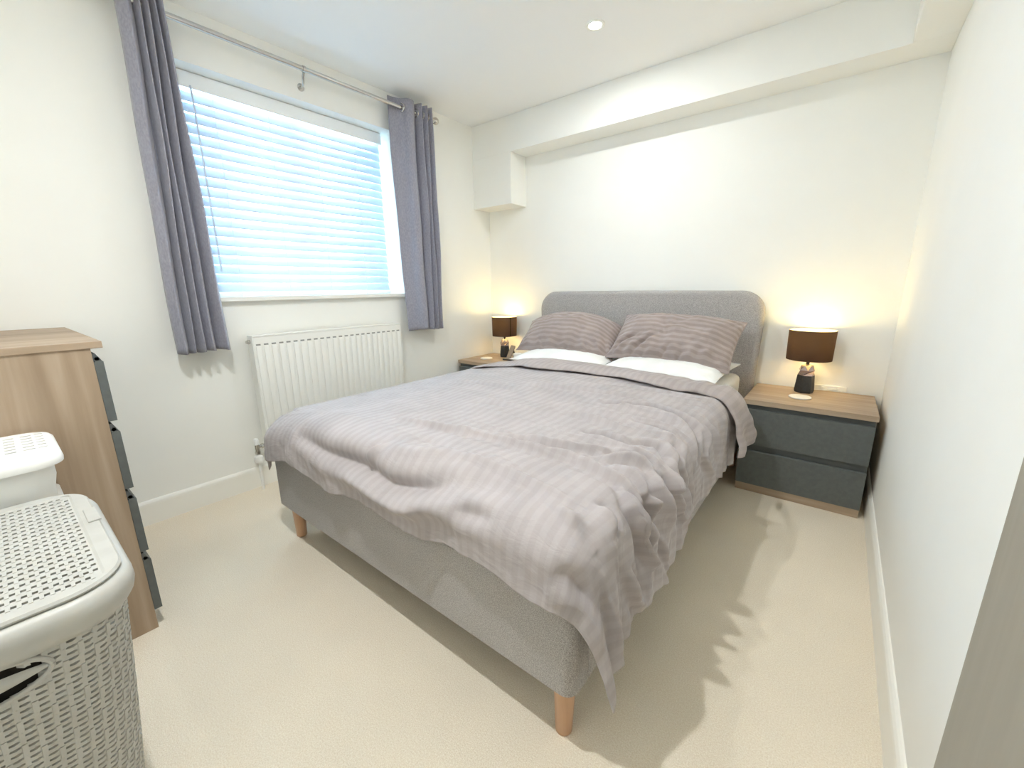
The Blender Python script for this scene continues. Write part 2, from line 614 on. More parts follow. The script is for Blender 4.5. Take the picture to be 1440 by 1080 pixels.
rail('side_rail', lambda i: [(BX0 + i, BYF + .077), (BX0 + .045, BYF + .077), (BX0 + .045, -.104), (BX0 + i, -.104)], ZL, ZF)
rail('side_rail', lambda i: [(BX1 - .045, BYF + .077), (BX1 - i, BYF + .077), (BX1 - i, -.104), (BX1 - .045, -.104)], ZL, ZF)
box('slat_base', BX0 + .047, BX1 - .047, BYF + .08, -.104, .29, .335, M_BEDF, bed)
for lx, ly in ((.690, -2.160), (2.093, -2.160), (.69, -.16), (2.093, -.16)):
    bm = bmesh.new()
    lathe(bm, [(.019, 0), (.0215, .003), (.0285, ZL + .003), (.0285, ZL + .008)], lx, ly, 24)
    from_bm('leg', bm, M_LEG, bed, True)

# mattress with rounded edges and corner radius
def slab(name, x0, x1, y0, y1, z0, z1, rc, re, m, at, parent=None):
    bm = bmesh.new()
    rings = []
    for k in range(5):
        t = R(90 * k / 4)
        i = re * (1 - math.sin(t)); rings.append((i, z0 + re * (1 - math.cos(t))))
    for k in range(5):
        t = R(90 * k / 4)
        i = re * (1 - math.cos(t)); rings.append((i, z1 - re * (1 - math.sin(t))))
    loft(bm, [[(p[0], p[1], z) for p in rrect(x0 + i, x1 - i, y0 + i, y1 - i, max(rc - i, .004))] for i, z in rings])
    return from_bm(name, bm, m, parent, True, at)
setp(slab('mattress', .690, 2.088, -2.100, -.108, .337, .578, .06, .03, M_SHEET, (1.389, -1.1, .337)), 'mattress in a white fitted sheet on the grey bed frame', 'mattress')

# ------------------------------------------------------------------ duvet
XL, XR, YF = .70, 2.085, -2.10
AL, AR, BT, BF = XL - .215, XR + .40, -.66, YF - .235


def sm(x, a, b):
    t = np.clip((x - a) / (b - a), 0, 1)
    return t * t * (3 - 2 * t)


def duvet_base(a, b):
    """flat cloth coordinates (metres) to the draped surface: top, rolled edges, hanging sides, pointed corners"""
    ex = np.maximum(a - XR, 0) - np.maximum(XL - a, 0)
    ey = np.maximum(YF - b, 0)
    long = 1.0 - .16 * sm(b, -1.75, -1.35) + .10 * sm(b, -1.25, -.9)
    exs = np.where(ex > 0, ex * long, ex)
    ey = ey * (1 + .10 * np.sin(a * 4.3 + .4) * np.sin(a * 9.1))
    e = np.hypot(exs, ey) + 1e-9
    e = e * (1 - .07 * np.clip(exs * ey / (e * e) * 2, 0, 1) ** 2)
    nx, ny = exs / np.hypot(exs, ey + 1e-9), ey / np.hypot(exs, ey + 1e-9)
    q, h = .15, .10
    th = np.minimum(e / q, 1) * np.pi / 2
    flare = np.maximum(e - q, 0)
    out = np.sin(th)
    drop = h * (1 - np.cos(th)) + flare
    Rx = np.where(ex > 0, .105, .085)
    cx = np.clip(a, XL, XR)
    cy = np.maximum(b, YF)
    corner = np.clip(nx * ny * 2, 0, 1)
    x = cx + nx * (Rx * out + (.05 + .22 * corner) * flare)
    y = cy - ny * (.152 * out + (.03 + .22 * corner) * flare)
    u = (a - XL) / (XR - XL)
    dome = .028 * np.clip(4 * u * (1 - u), 0, 1) ** .7
    z = .615 + dome * np.clip(1 - ey / .3, 0, 1) - drop - .024 * (1 - sm(a, .68, 1.10))
    return np.stack([x, y, z], -1)


# traced creases: height (+ ridge, - valley), width, polyline in cloth coordinates
STROKES = [
    (-0.008,0.03,[(0.968, -1.442), (1.181, -1.435), (1.382, -1.422)]),
    (0.009,0.022,[(1.298, -2.019), (1.39, -2.006), (1.532, -1.989), (1.679, -1.936), (1.833, -1.889)]),
    (0.007,0.02,[(1.578, -1.986), (1.708, -1.949), (1.871, -1.946)]),
    (0.01,0.03,[(1.491, -2.147), (1.591, -2.137), (1.679, -2.12)]),
    (-0.006,0.03,[(1.382, -1.691), (1.524, -1.67)]),
    (-0.009,0.03,[(1.357, -1.315), (1.562, -1.291), (1.741, -1.251), (1.9, -1.197)]),
    (-0.02,0.026,[(1.804, -1.382), (1.908, -1.328), (1.979, -1.311), (2.042, -1.328), (2.096, -1.345), (2.155, -1.368), (2.193, -1.412), (2.251, -1.449)]),
    (0.008,0.025,[(1.729, -1.58), (1.833, -1.57), (1.9, -1.58), (1.975, -1.58)]),
    (-0.013,0.022,[(1.9, -1.714), (1.959, -1.701), (2.017, -1.711), (2.046, -1.704)]),
    (-0.014,0.022,[(2.046, -1.684), (2.092, -1.66), (2.113, -1.654), (2.142, -1.677), (2.176, -1.717)]),
    (0.009,0.02,[(1.779, -1.889), (1.908, -1.868), (2.004, -1.795)]),
    (0.009,0.02,[(1.821, -1.949), (1.95, -1.925), (2.042, -1.922)]),
    (-0.012,0.022,[(2.03, -1.808), (2.113, -1.761), (2.142, -1.768)]),
    (-0.012,0.02,[(1.975, -1.489), (2.046, -1.496), (2.101, -1.506), (2.142, -1.513)]),
    (0.01,0.018,[(2.021, -1.845), (2.109, -1.791), (2.151, -1.784)]),
    (0.011,0.018,[(2.0, -1.936), (2.076, -1.936), (2.13, -1.939), (2.159, -1.949), (2.205, -1.979)]),
    (0.018,0.016,[(2.126, -1.959), (2.172, -1.996), (2.23, -1.986), (2.385, -1.899)]),
    (-0.022,0.03,[(2.163, -1.889), (2.205, -1.912), (2.284, -1.862), (2.443, -1.788)]),
    (0.016,0.02,[(2.076, -1.872), (2.142, -1.878), (2.176, -1.899), (2.238, -1.878), (2.326, -1.838), (2.456, -1.768)]),
    (0.012,0.018,[(2.142, -1.791), (2.188, -1.831), (2.238, -1.815), (2.326, -1.771)]),
    (0.016,0.02,[(2.159, -1.721), (2.222, -1.741), (2.385, -1.62)]),
    (-0.012,0.025,[(2.193, -1.774), (2.247, -1.761)]),
    (-0.02,0.025,[(2.284, -1.57), (2.431, -1.556)]),
    (-0.014,0.022,[(2.13, -2.147), (2.176, -2.157), (2.226, -2.164)]),
    (0.01,0.018,[(2.067, -2.134), (2.105, -2.14), (2.134, -2.144)]),
    (-0.012,0.018,[(2.134, -2.07), (2.184, -2.09), (2.201, -2.097)]),
    (0.012,0.016,[(2.13, -2.093), (2.167, -2.097), (2.205, -2.1)]),
    (-0.026,0.035,[(0.972, -2.211), (1.206, -2.218), (1.407, -2.218), (1.545, -2.228), (1.666, -2.201), (1.729, -2.181)]),
    (0.012,0.018,[(1.415, -2.204), (1.445, -2.16)]),
    (0.016,0.04,[(1.294, -2.265), (1.474, -2.254), (1.616, -2.258), (1.679, -2.248), (1.812, -2.234)]),
    (-0.012,0.03,[(1.812, -2.231), (1.929, -2.211)]),
    (-0.012,0.06,[(1.691, -2.184), (1.85, -2.157), (1.963, -2.15)]),
    (-0.012,0.025,[(2.151, -2.228), (2.205, -2.251), (2.305, -2.258)]),
    (0.012,0.02,[(2.222, -2.174), (2.297, -2.191), (2.435, -2.167)]),
    (0.012,0.02,[(2.297, -2.06), (2.401, -2.016), (2.468, -1.946)]),
    (0.01,0.02,[(2.201, -1.224), (2.343, -1.2)]),
    (0.01,0.02,[(2.172, -1.315), (2.276, -1.372), (2.385, -1.308)]),
    (-0.012,0.02,[(2.138, -1.55), (2.205, -1.647), (2.289, -1.62)]),
]


def stroke_field(a, b, strokes):
    f = np.zeros_like(a)
    for hgt, wid, pts in strokes:
        d2 = np.full_like(a, 1e9)
        tt = np.zeros_like(a)
        n = len(pts) - 1
        for i in range(n):
            (ax, ay), (bx, by) = pts[i][:2], pts[i + 1][:2]
            dx, dy = bx - ax, by - ay
            L2 = dx * dx + dy * dy + 1e-9
            t = np.clip(((a - ax) * dx + (b - ay) * dy) / L2, 0, 1)
            dd = (a - ax - t * dx) ** 2 + (b - ay - t * dy) ** 2
            k = dd < d2
            d2 = np.where(k, dd, d2)
            tt = np.where(k, (i + t) / n, tt)
        taper = np.sin(np.pi * np.clip(tt * .94 + .03, 0, 1)) ** .6
        d = np.sqrt(d2)
        core = np.exp(-(d / (.62 * wid)) ** 2)
        side = np.exp(-((d - 1.25 * wid) / (.9 * wid)) ** 2)
        f += hgt * taper * (core - .45 * side)
    return f


def fbm(a, b, sx, sy, seed, oct=3):
    """value noise on a lattice, vectorised"""
    rng = np.random.RandomState(seed)
    tot = np.zeros_like(a)
    amp = 1
    for o in range(oct):
        g = rng.uniform(-1, 1, (64, 64))
        u, v = a * sx * 2 ** o + 100.3, b * sy * 2 ** o + 100.7
        i, j = np.floor(u).astype(int), np.floor(v).astype(int)
        fu, fv = u - i, v - j
        fu, fv = fu * fu * (3 - 2 * fu), fv * fv * (3 - 2 * fv)
        G = lambda p, q: g[p % 64, q % 64]
        tot += amp * ((G(i, j) * (1 - fu) + G(i + 1, j) * fu) * (1 - fv) + (G(i, j + 1) * (1 - fu) + G(i + 1, j + 1) * fu) * fv)
        amp *= .5
    return tot


def grid_normals(P):
    du = np.gradient(P, axis=0)
    dv = np.gradient(P, axis=1)
    n = np.cross(du, dv)
    n /= np.linalg.norm(n, axis=-1, keepdims=True) + 1e-12
    return n


def duvet_surface(A, B, lift=0.0):
    P = duvet_base(A, B)
    N = grid_normals(P)
    if N[N.shape[0] // 2, N.shape[1] // 2, 2] < 0:
        N = -N
    ex = np.maximum(A - XR, 0)
    ey = np.maximum(YF - B, 0)
    f = stroke_field(A, B, STROKES) * (2.1 - .75 * sm(ey, 0, .08)) * (1 - .5 * sm(np.minimum(ex, ey), .0, .05))
    # soft quilting, crisp little drag lines running across the bed, crumpled foot hem
    f += .0050 * fbm(A, B, 3.2, 4.5, 1, 3)
    ridge = lambda sx, sy, sd: (1 - np.abs(np.clip(fbm(A + .22 * B, B, sx, sy, sd, 2), -1, 1))) ** 5
    f += .0090 * ridge(1.6, 11, 2) * (.35 + .65 * sm(A, 1.3, 1.9)) * (1 - sm(ey, .02, .12))
    f -= .0065 * ridge(2.4, 17, 21) * (.3 + .7 * sm(A, 1.4, 2.0)) * (1 - sm(ey, .02, .12))
    f += .0075 * fbm(A + .3 * B, B, 11, 8, 3, 3) * sm(ey, .06, .18)
    # hanging folds on the right: uneven sharp-crested pleats
    hang = sm(ex, .07, .24)
    ph = B * 52 + 2.6 * fbm(A * .4, B, 1.5, 3.1, 5, 2) + 5 * (A - XR)
    tri = np.arcsin(np.sin(ph) * .97) / (np.pi / 2)
    f += hang * (.013 * tri + .007 * np.sin(ph * .46 + 1.3)) * (.55 + .45 * fbm(A * .2, B, 1, 4, 15, 1))
    f += .005 * sm(ex, .0, .07) * (1 - hang) * np.sin(B * 74 + 4 * fbm(A, B, 2, 3, 8, 2))
    # corner tip crumple
    ang = np.arctan2(ey, ex + 1e-6)
    f += .007 * sm(np.minimum(ex, ey * 1.6), .06, .2) * np.sin(ang * 11 + 1.0)
    P = P + N * (f + lift)[..., None]
    # never below the mattress / inside the frame
    over = (P[..., 0] > .675) & (P[..., 0] < 2.100) & (P[..., 1] > -2.115)
    P[..., 2] = np.where(over, np.maximum(P[..., 2], .594 + lift), P[..., 2])
    side = (ex > .1) & (P[..., 1] > -2.2)
    P[..., 0] = np.where(side, np.maximum(P[..., 0], BX1 + .020), P[..., 0])
    foot = (ey > .05) & (P[..., 2] < ZF + .03)
    P[..., 1] = np.where(foot & (P[..., 0] < BX1 + .01), np.minimum(P[..., 1], BYF - .018), P[..., 1])
    left = A < XL - .11
    P[..., 0] = np.where(left & (P[..., 1] > -2.2), np.minimum(P[..., 0], BX0 - .020), P[..., 0])
    return P


def cloth_sheet(name, A, B, m, parent=None, at=None, lift=0.0, thick=.012, P=None):
    if P is None:
        P = duvet_surface(A, B, lift)
    ni, nj = A.shape
    N = grid_normals(P)
    if N[ni // 2, nj // 2, 2] < 0:
        N = -N
    e = np.minimum.reduce([np.arange(ni)[:, None] + 0 * A, (ni - 1 - np.arange(ni))[:, None] + 0 * A, np.arange(nj)[None] + 0 * A, (nj - 1 - np.arange(nj))[None] + 0 * A])
    th = thick * np.sqrt(np.clip(e / 3.0, .05, 1))
    Q = P - N * th[..., None]
    V = np.concatenate([P.reshape(-1, 3), Q.reshape(-1, 3)])
    idx = np.arange(ni * nj).reshape(ni, nj)
    a_, b_, c_, d_ = idx[:-1, :-1].ravel(), idx[1:, :-1].ravel(), idx[1:, 1:].ravel(), idx[:-1, 1:].ravel()
    F = np.stack([a_, b_, c_, d_], 1)
    off = ni * nj
    F2 = np.stack([d_, c_, b_, a_], 1) + off
    rim = []
    for line in (idx[:, 0], idx[-1, :], idx[::-1, -1], idx[0, ::-1]):
        for p, q in zip(line[:-1], line[1:]):
            rim.append((q, p, p + off, q + off))
    F = np.concatenate([F, F2, np.array(rim)])
    uv = np.concatenate([np.stack([A, B], -1).reshape(-1, 2)] * 2)
    # outward winding
    p = V[F[0]]
    return from_py(name, V, F, m, parent, 'all', at, uv)


duvet = empty('duvet', (1.39, -1.4, .62), 'crumpled taupe satin-stripe duvet spread over the bed', 'duvet')
A, B = np.meshgrid(np.linspace(AL, AR, 400), np.linspace(BF, BT - .15, 400), indexing='ij')
cloth_sheet('cover', A, B, M_DUVET, duvet)

# turned-back top end: a soft folded band lying on the cover and hanging over the right side
tA, tV = np.meshgrid(np.linspace(AL + .02, XR + .315, 300), np.linspace(0, 1, 46), indexing='ij')
y_top = -.685 - .05 * sm(tA, 1.2, 2.1) + .20 * sm(tA, XR + .02, XR + .30)
y_low = -.985 + .02 * np.sin(tA * 9) + .018 * fbm(tA, tA, 5, 0, 12, 2) + .0 * tA
tB = y_low + (y_top - y_low) * tV
tB = tB - .02 * sm(tA, XR, XR + .2)
P0 = duvet_base(tA, tB)
N0 = grid_normals(P0)
if N0[150, 20, 2] < 0: N0 = -N0
puff = (.010 + .034 * np.sin(np.pi * np.clip(tV, 0, 1)) ** .55 * (1 - .72 * tV)) * (.30 + .70 * sm(tA, .72, 1.15)) + .004
puff += .006 * fbm(tA, tB, 5, 8, 14, 3) + .003 * np.sin(tA * 60 + 3 * fbm(tA, tB, 3, 3, 17, 2)) * sm(tA, 1.7, XR)
puff += sm(tA, XR + .05, XR + .3) * (.026 + .016 * np.sin(tV * 11 + 1))
P0 = P0 + N0 * puff[..., None]
drop = sm(tV, .90, 1.0)
P0[..., 2] -= drop * .028 * (tA < XR + .02)
P0[..., 2] = np.where((P0[..., 0] > .675) & (P0[..., 0] < 2.10), np.maximum(P0[..., 2], .593), P0[..., 2])
cloth_sheet('turned_back_end', tA, tB, M_TURN, duvet, P=P0, thick=.01)


# ------------------------------------------------------------------ pillows
def pillow(name, wdt, hgt, thk, m, mat4, label, group, seed, crumple=.006, droop=0.0, sag=0.0, folds=()):
    n, k = 96, 72
    u, v = np.meshgrid(np.linspace(-1, 1, n), np.linspace(-1, 1, k), indexing='ij')
    X = wdt / 2 * u * (1 - .045 * (1 - v ** 2) * np.abs(u))
    Y = hgt / 2 * v * (1 - .075 * (1 - u ** 2) * np.abs(v))
    Y = Y - droop * hgt * np.abs(u) ** 2.5 * np.clip((v + 1) / 2, 0, 1)
    body = (np.clip(1 - np.abs(u) ** 2.6, 0, 1) ** .55) * (np.clip(1 - np.abs(v) ** 2.4, 0, 1) ** .6)
    T = thk / 2 * body
    wr = crumple * fbm(u * wdt, v * hgt, 6, 6, seed, 3) * np.sqrt(body)
    # drag lines running in from the corners and the two long edges
    for cu, cv in ((-1, -1), (1, -1), (-1, 1), (1, 1)):
        rr = np.hypot((u - cu) * wdt, (v - cv) * hgt)
        an = np.arctan2((v - cv) * hgt, (u - cu) * wdt)
        wr += crumple * .8 * np.sin(an * 15 + seed + cu) * np.exp(-(rr / .17) ** 2) * np.sqrt(body)
    wr += crumple * .9 * np.sin(u * 21 + 2 * fbm(u, v, 2, 2, seed + 3, 2)) * np.exp(-((v + .75) / .28) ** 2) * np.sqrt(body)
    Zt = T + wr
    if folds:
        Zt = Zt + stroke_field(X, Y, folds) * np.sqrt(body)
    Zb = -T * .75 + .3 * wr
    hang = -sag * (u ** 2) + 0 * v
    top = np.stack([X, Y, Zt + hang], -1)
    bot = np.stack([X, Y, Zb + hang], -1)
    V = np.concatenate([top.reshape(-1, 3), bot.reshape(-1, 3)])
    M3 = np.array(mat4)
    V = V @ M3[:3, :3].T + M3[:3, 3]
    idx = np.arange(n * k).reshape(n, k)
    a_, b_, c_, d_ = idx[:-1, :-1].ravel(), idx[1:, :-1].ravel(), idx[1:, 1:].ravel(), idx[:-1, 1:].ravel()
    F = np.concatenate([np.stack([a_, b_, c_, d_], 1), np.stack([d_, c_, b_, a_], 1) + n * k])
    rim = []
    for line in (idx[:, 0], idx[-1, :], idx[::-1, -1], idx[0, ::-1]):
        for p, q in zip(line[:-1], line[1:]):
            rim.append((q, p, p + n * k, q + n * k))
    F = np.concatenate([F, np.array(rim)])
    uv = np.concatenate([np.stack([u * wdt / 2, v * hgt / 2], -1).reshape(-1, 2)] * 2)
    t = empty(name, mat4.translation, label, 'pillow', group)
    from_py('pillowcase', V, F, m, t, 'all', uv=uv)
    # piped seam round the edge
    ring = [Vector(V[i]) for i in list(idx[::3, 0]) + list(idx[-1, ::3]) + list(idx[::-3, -1]) + list(idx[0, ::-3])]
    bm = bmesh.new()
    tube(bm, ring + [ring[0]], .0028, 6)
    from_bm('seam', bm, m, t, True)
    return t


def place(cx, cy, cz, tilt, yaw=0, roll=0):
    return Matrix.Translation((cx, cy, cz)) @ Matrix.Rotation(R(yaw), 4, 'Z') @ Matrix.Rotation(R(tilt), 4, 'X') @ Matrix.Rotation(R(roll), 4, 'Y')


G = 'pillows at the head of the bed'
pillow('white_pillow', .66, .50, .12, M_SHEET, place(1.075, -.425, .634, 3, 2), 'flat white pillow underneath the taupe pillow nearer the window', G, 31, .004)
pillow('white_pillow', .66, .50, .12, M_SHEET, place(1.745, -.430, .634, 3, -3), 'flat white pillow underneath the taupe pillow nearer the right wall', G, 37, .004)
pillow('taupe_pillow', .715, .39, .205, M_PCASE, place(1.035, -.355, .785, 40, 4, 3), 'taupe striped pillow propped on the headboard, nearer the window', G, 41, .012, droop=.24, sag=.02,
       folds=[(-.024, .02, [(.33, -.2), (.28, -.06)]), (-.018, .016, [(.22, -.2), (.16, -.12)]), (-.016, .016, [(-.1, -.21), (-.17, -.13)]), (-.014, .014, [(.0, -.21), (.06, -.14)]), (.012, .016, [(.3, -.2), (.22, -.08)])])
pillow('taupe_pillow', .725, .385, .20, M_PCASE, place(1.735, -.355, .790, 43, -4, 2), 'taupe striped pillow propped on the headboard, nearer the right wall', G, 47, .012, droop=.05, sag=.01,
       folds=[(-.024, .018, [(-.34, -.2), (-.27, -.1), (-.18, -.05)]), (-.02, .016, [(-.22, -.21), (-.14, -.11), (-.06, -.05)]), (-.016, .014, [(-.17, -.21), (-.1, -.15)]), (-.018, .016, [(-.03, -.21), (.03, -.11)]), (-.015, .014, [(.07, -.21), (.11, -.13)]), (-.012, .014, [(.2, -.21), (.25, -.16)]), (.01, .03, [(-.1, .02), (.2, -.02)])])


# ------------------------------------------------------------------ nightstands
def drawer_front(parent, x0, x1, yf, z0, zf, zb, face, th=.018):
    """slab front with a chamfered finger lip on top; face = -1 looks to -y, +1 looks to +y"""
    yb = yf - face * th
    d = bmesh.new()
    prism(d, [(yf, z0), (yf, zf), (yf - face * .003, zf + .003), (yb + face * .004, zf + .003), (yb, zf), (yb, z0)], 0, x0, x1)
    o = from_bm('drawer', d, M_DRAWER, parent)
    if face < 0:      # nightstand fronts: open finger gap with a recessed rail behind it
        d = bmesh.new()
        add_box(d, x0 + .0005, x1 - .0005, yb + .0004, yb + .0034, zf - .01, zb + .002)
        from_bm('finger_rail', d, M_DRAWIN, o)
        return o
    d = bmesh.new()
    # lip: slope rising from the front edge back to the carcass with a rounded groove
    prism(d, [(yf - face * .003, zf + .0035), (yb + face * .006, zb), (yb, zb), (yb, zf + .0035)], 0, x0, x1)
    from_bm('finger_lip', d, M_DRAWIN, o)
    d = bmesh.new()
    bmesh.ops.create_cone(d, cap_ends=True, segments=14, radius1=.0055, radius2=.0055, depth=x1 - x0,
                          matrix=Matrix.Translation(((x0 + x1) / 2, yb + face * .0075, zf + .0095)) @ Matrix.Rotation(R(90), 4, 'Y'))
    from_bm('lip_bead', d, M_DRAWER, o, True)
    return o


def nightstand(x0, x1, yb, yf, h, label):
    t = empty('nightstand', ((x0 + x1) / 2, (yb + yf) / 2, 0), label, 'nightstand', 'nightstands either side of the bed')
    box('top', x0 - .002, x1 + .002, yf - .004, yb, h - .026, h, M_WOODX, t, .0012)
    for xa in (x0 + .004, x1 - .022):
        box('side_panel', xa, xa + .018, yf + .0215, yb, 0, h - .026, M_WOODZ, t, .0008)
    box('back_panel', x0 + .022, x1 - .022, yb - .008, yb - .002, .03, h - .026, M_WOODX, t)
    box('plinth', x0 + .006, x1 - .006, yf + .003, yf + .0195, 0, .042, M_WOODX, t, .0008)
    drawer_front(t, x0 + .004, x1 - .004, yf, .268, .457, .486, -1)
    drawer_front(t, x0 + .004, x1 - .004, yf, .043, .230, .264, -1)
    return t


NSY, NSH = -.470, .513
nightstand(2.166, 2.708, -.022, NSY, NSH, 'grey two-drawer nightstand with oak-look top beside the right wall')
nightstand(.026, .574, -.022, NSY, NSH, 'grey two-drawer nightstand with oak-look top in the window corner, half hidden by the bed')

# ------------------------------------------------------------------ chest of drawers (front faces the headboard wall, we see its side)
CX0, CX1, CYF, CYB, CH = .020, .845, -2.712, -3.195, .964
chest = empty('chest_of_drawers', ((CX0 + CX1) / 2, (CYF + CYB) / 2, 0), 'tall oak-look chest with four dark grey drawers at the left edge', 'chest of drawers')
box('top', CX0 - .002, CX1 + .002, CYB, CYF + .026, CH - .019, CH, M_WOODY, chest, .0012)
for xa in (CX0 + .002, CX1 - .021):
    box('side_panel', xa, xa + .019, CYB, CYF, 0, CH - .019, M_WOODZ, chest, .0008)
box('back_panel', CX0 + .022, CX1 - .022, CYB + .002, CYB + .008, .03, CH - .02, M_WOODX, chest)
box('plinth', CX0 + .022, CX1 - .022, CYF - .03, CYF - .012, 0, .065, M_WOODX, chest)
for z0, zf, zb in ((.726, .905, .930), (.506, .690, .718), (.285, .468, .497), (.068, .250, .278)):
    drawer_front(chest, CX0 + .003, CX1 - .002, CYF + .0205, z0, zf, zb, 1, .020)


# ------------------------------------------------------------------ bedside lamps
def lamp(x, y, z, seam, label):
    t = empty('table_lamp', (x, y, z), label, 'lamp', 'matching bedside table lamps')
    # faceted ceramic foot: matt charcoal below, glossy above
    def ring(rad, zz, rot, squash=1.0):
        return [(x + rad * math.cos(R(60 * i + rot)), y + squash * rad * math.sin(R(60 * i + rot)), z + zz) for i in range(6)]
    bm = bmesh.new()
    loft(bm, [ring(.043, .0, 12), ring(.047, .012, 12), ring(.040, .097, 12)])
    from_bm('base', bm, M_LBASE, t)
    bm = bmesh.new()
    L = loft(bm, [ring(.0398, .0972, 12), ring(.038, .125, 42), ring(.028, .152, 12), ring(.012, .158, 12)], (True, True))
    from_bm('faceted_top', bm, M_LTOP, t)
    bm = bmesh.new()
    lathe(bm, [(.008, z + .158), (.008, z + .205), (.016, z + .206), (.016, z + .235)], x, y, 18)
    from_bm('lamp_holder', bm, M_BLACK, t, True)
    bm = bmesh.new()
    lathe(bm, [(.004, z + .235), (.017, z + .245), (.024, z + .265), (.022, z + .285), (.012, z + .298), (.002, z + .302)], x, y, 20)
    from_bm('bulb', bm, M_BULB, t, True)
    z0, z1, r0, r1 = z + .184, z + .345, .1045, .1075
    bm = bmesh.new()
    lathe(bm, [(r0 - .0012, z0), (r0, z0), (r1, z1), (r1 - .0012, z1)], x, y, 56, False)
    sh = from_bm('shade', bm, M_SHADE, t, True)
    bm = bmesh.new()
    lathe(bm, [(r0 - .0016, z0 + .0005), (r1 - .0016, z1 - .0005)], x, y, 56, False)
    from_bm('shade_lining', bm, M_SHADEIN, sh, True)
    ca, sa = math.cos(R(seam)), math.sin(R(seam))
    bm = bmesh.new()
    prism(bm, [(x + r0 * ca - q * sa + o * ca, y + r0 * sa + q * ca + o * sa) for q, o in ((-.004, -.0002), (.004, -.0002), (.004, .0012), (-.004, .0012))], 2, z0, z1)
    for v in bm.verts:
        f_ = (v.co.z - z0) / (z1 - z0) * (r1 - r0)
        v.co.x += f_ * ca
        v.co.y += f_ * sa
    from_bm('shade_seam', bm, M_BLACK, sh)
    bm = bmesh.new()
    for k in range(3):
        a = R(120 * k + 20)
        tube(bm, [(x + .016 * math.cos(a), y + .016 * math.sin(a), z + .232), (x + (r0 - .003) * math.cos(a), y + (r0 - .003) * math.sin(a), z + .232)], .0014, 6)
    from_bm('shade_carrier', bm, M_WHITEP, sh)
    ld = bpy.data.lights.new('lamp_glow', 'POINT')
    ld.energy = LAMP_W
    ld.color = (1.0, .80, .34)
    ld.shadow_soft_size = .022
    lo = bpy.data.objects.new('lamp_glow', ld)
    COL.objects.link(lo)
    lo.parent = t
    lo.location = (0, 0, .325)
    return t


lamp(2.404, -.128, NSH, 90, 'lit table lamp with black drum shade on the nightstand by the right wall')
lamp(.252, -.128, NSH, -23, 'lit table lamp with black drum shade on the nightstand in the window corner')


def coaster(x, y, label):
    bm = bmesh.new()
    lathe(bm, [(.047, NSH), (.051, NSH + .002), (.051, NSH + .0065), (.048, NSH + .009), (.012, NSH + .0085), (.001, NSH + .0085)], x, y, 40)
    return setp(from_bm('coaster', bm, M_COAST, None, True, (x, y, NSH)), label, 'coaster', 'round pale coasters')


coaster(2.398, -.285, 'round pale coaster in front of the lamp by the right wall')
coaster(.190, -.300, 'round pale coaster in front of the lamp in the window corner')

# charging stand with a white rounded case on the far nightstand
cx, cy = .425, -.225
ch = empty('charging_stand', (cx, cy, NSH), 'black tray with a slanted grey charging plate beside the window-corner lamp', 'charger')
bm = bmesh.new()
loft(bm, [[(p[0], p[1], z) for p in rrect(cx - .09 + i, cx + .09 - i, cy - .05 + i, cy + .05 - i, .02)] for i, z in ((.003, NSH), (0, NSH + .003), (0, NSH + .008), (.003, NSH + .011))])
from_bm('tray', bm, M_BLACK, ch)
bm = bmesh.new()
loft(bm, [[(p[0], p[1], z) for p in rrect(cx - .086, cx + .086, cy - .046, cy + .046, .018)] for z in (NSH + .0112, NSH + .0125)])
from_bm('tray_pad', bm, M_GREYP, ch)
bm = bmesh.new()
Mt = Matrix.Translation((cx - .035, cy + .01, NSH + .066)) @ Matrix.Rotation(R(-20), 4, 'Z') @ Matrix.Rotation(R(-26), 4, 'X')
loft(bm, [[Mt @ Vector((p[0], q, p[1])) for p in rrect(-.032, .032, -.055, .055, .01)] for q in (-.003, .003)])
from_bm('charging_plate', bm, M_GREYP, ch)
bm = bmesh.new()
tube(bm, [(cx - .03, cy + .035, NSH + .012), (cx - .022, cy + .037, NSH + .05), (cx - .028, cy + .028, NSH + .085)], .007, 8)
from_bm('support', bm, M_BLACK, ch, True)
bm = bmesh.new()
loft(bm, [[(cx + .045 + s * p[0], cy - .002 + s * p[1], NSH + .0130 + z) for p in rrect(-.036, .036, -.024, .024, .02, 5)]
          for s, z in ((.55, 0), (.85, .006), (1, .018), (1.04, .034), (.96, .046), (.6, .053), (.15, .055))])
setp(from_bm('small_case', bm, M_WHITEP, None, True, (cx + .045, cy, NSH + .0125)), 'small white rounded case lying on the black charging tray', 'case')

# wall socket behind the right lamp
so = empty('wall_socket', (2.52, 0, .50), 'white double wall socket just above the nightstand by the right wall', 'socket')
box('face_plate', 2.447, 2.593, -.009, -.0005, .458, .541, M_WHITEP, so, .003)
for xx in (2.484, 2.556):
    box('switch', xx - .006, xx + .006, -.0125, -.0092, .516, .532, M_WHITEP, so, .0015)
bm = bmesh.new()
pts = [(2.425, -.085, NSH + .004), (2.44, -.05, NSH + .004), (2.47, -.035, NSH + .004), (2.50, -.030, NSH + .006), (2.53, -.017, NSH + .012), (2.545, -.0135, NSH + .012)]
tube(bm, pts, .0025, 8)
setp(from_bm('lamp_cable', bm, M_WHITEP, None, True, (2.425, -.085, NSH)), 'thin pale lamp cable running to the wall socket', 'cable')

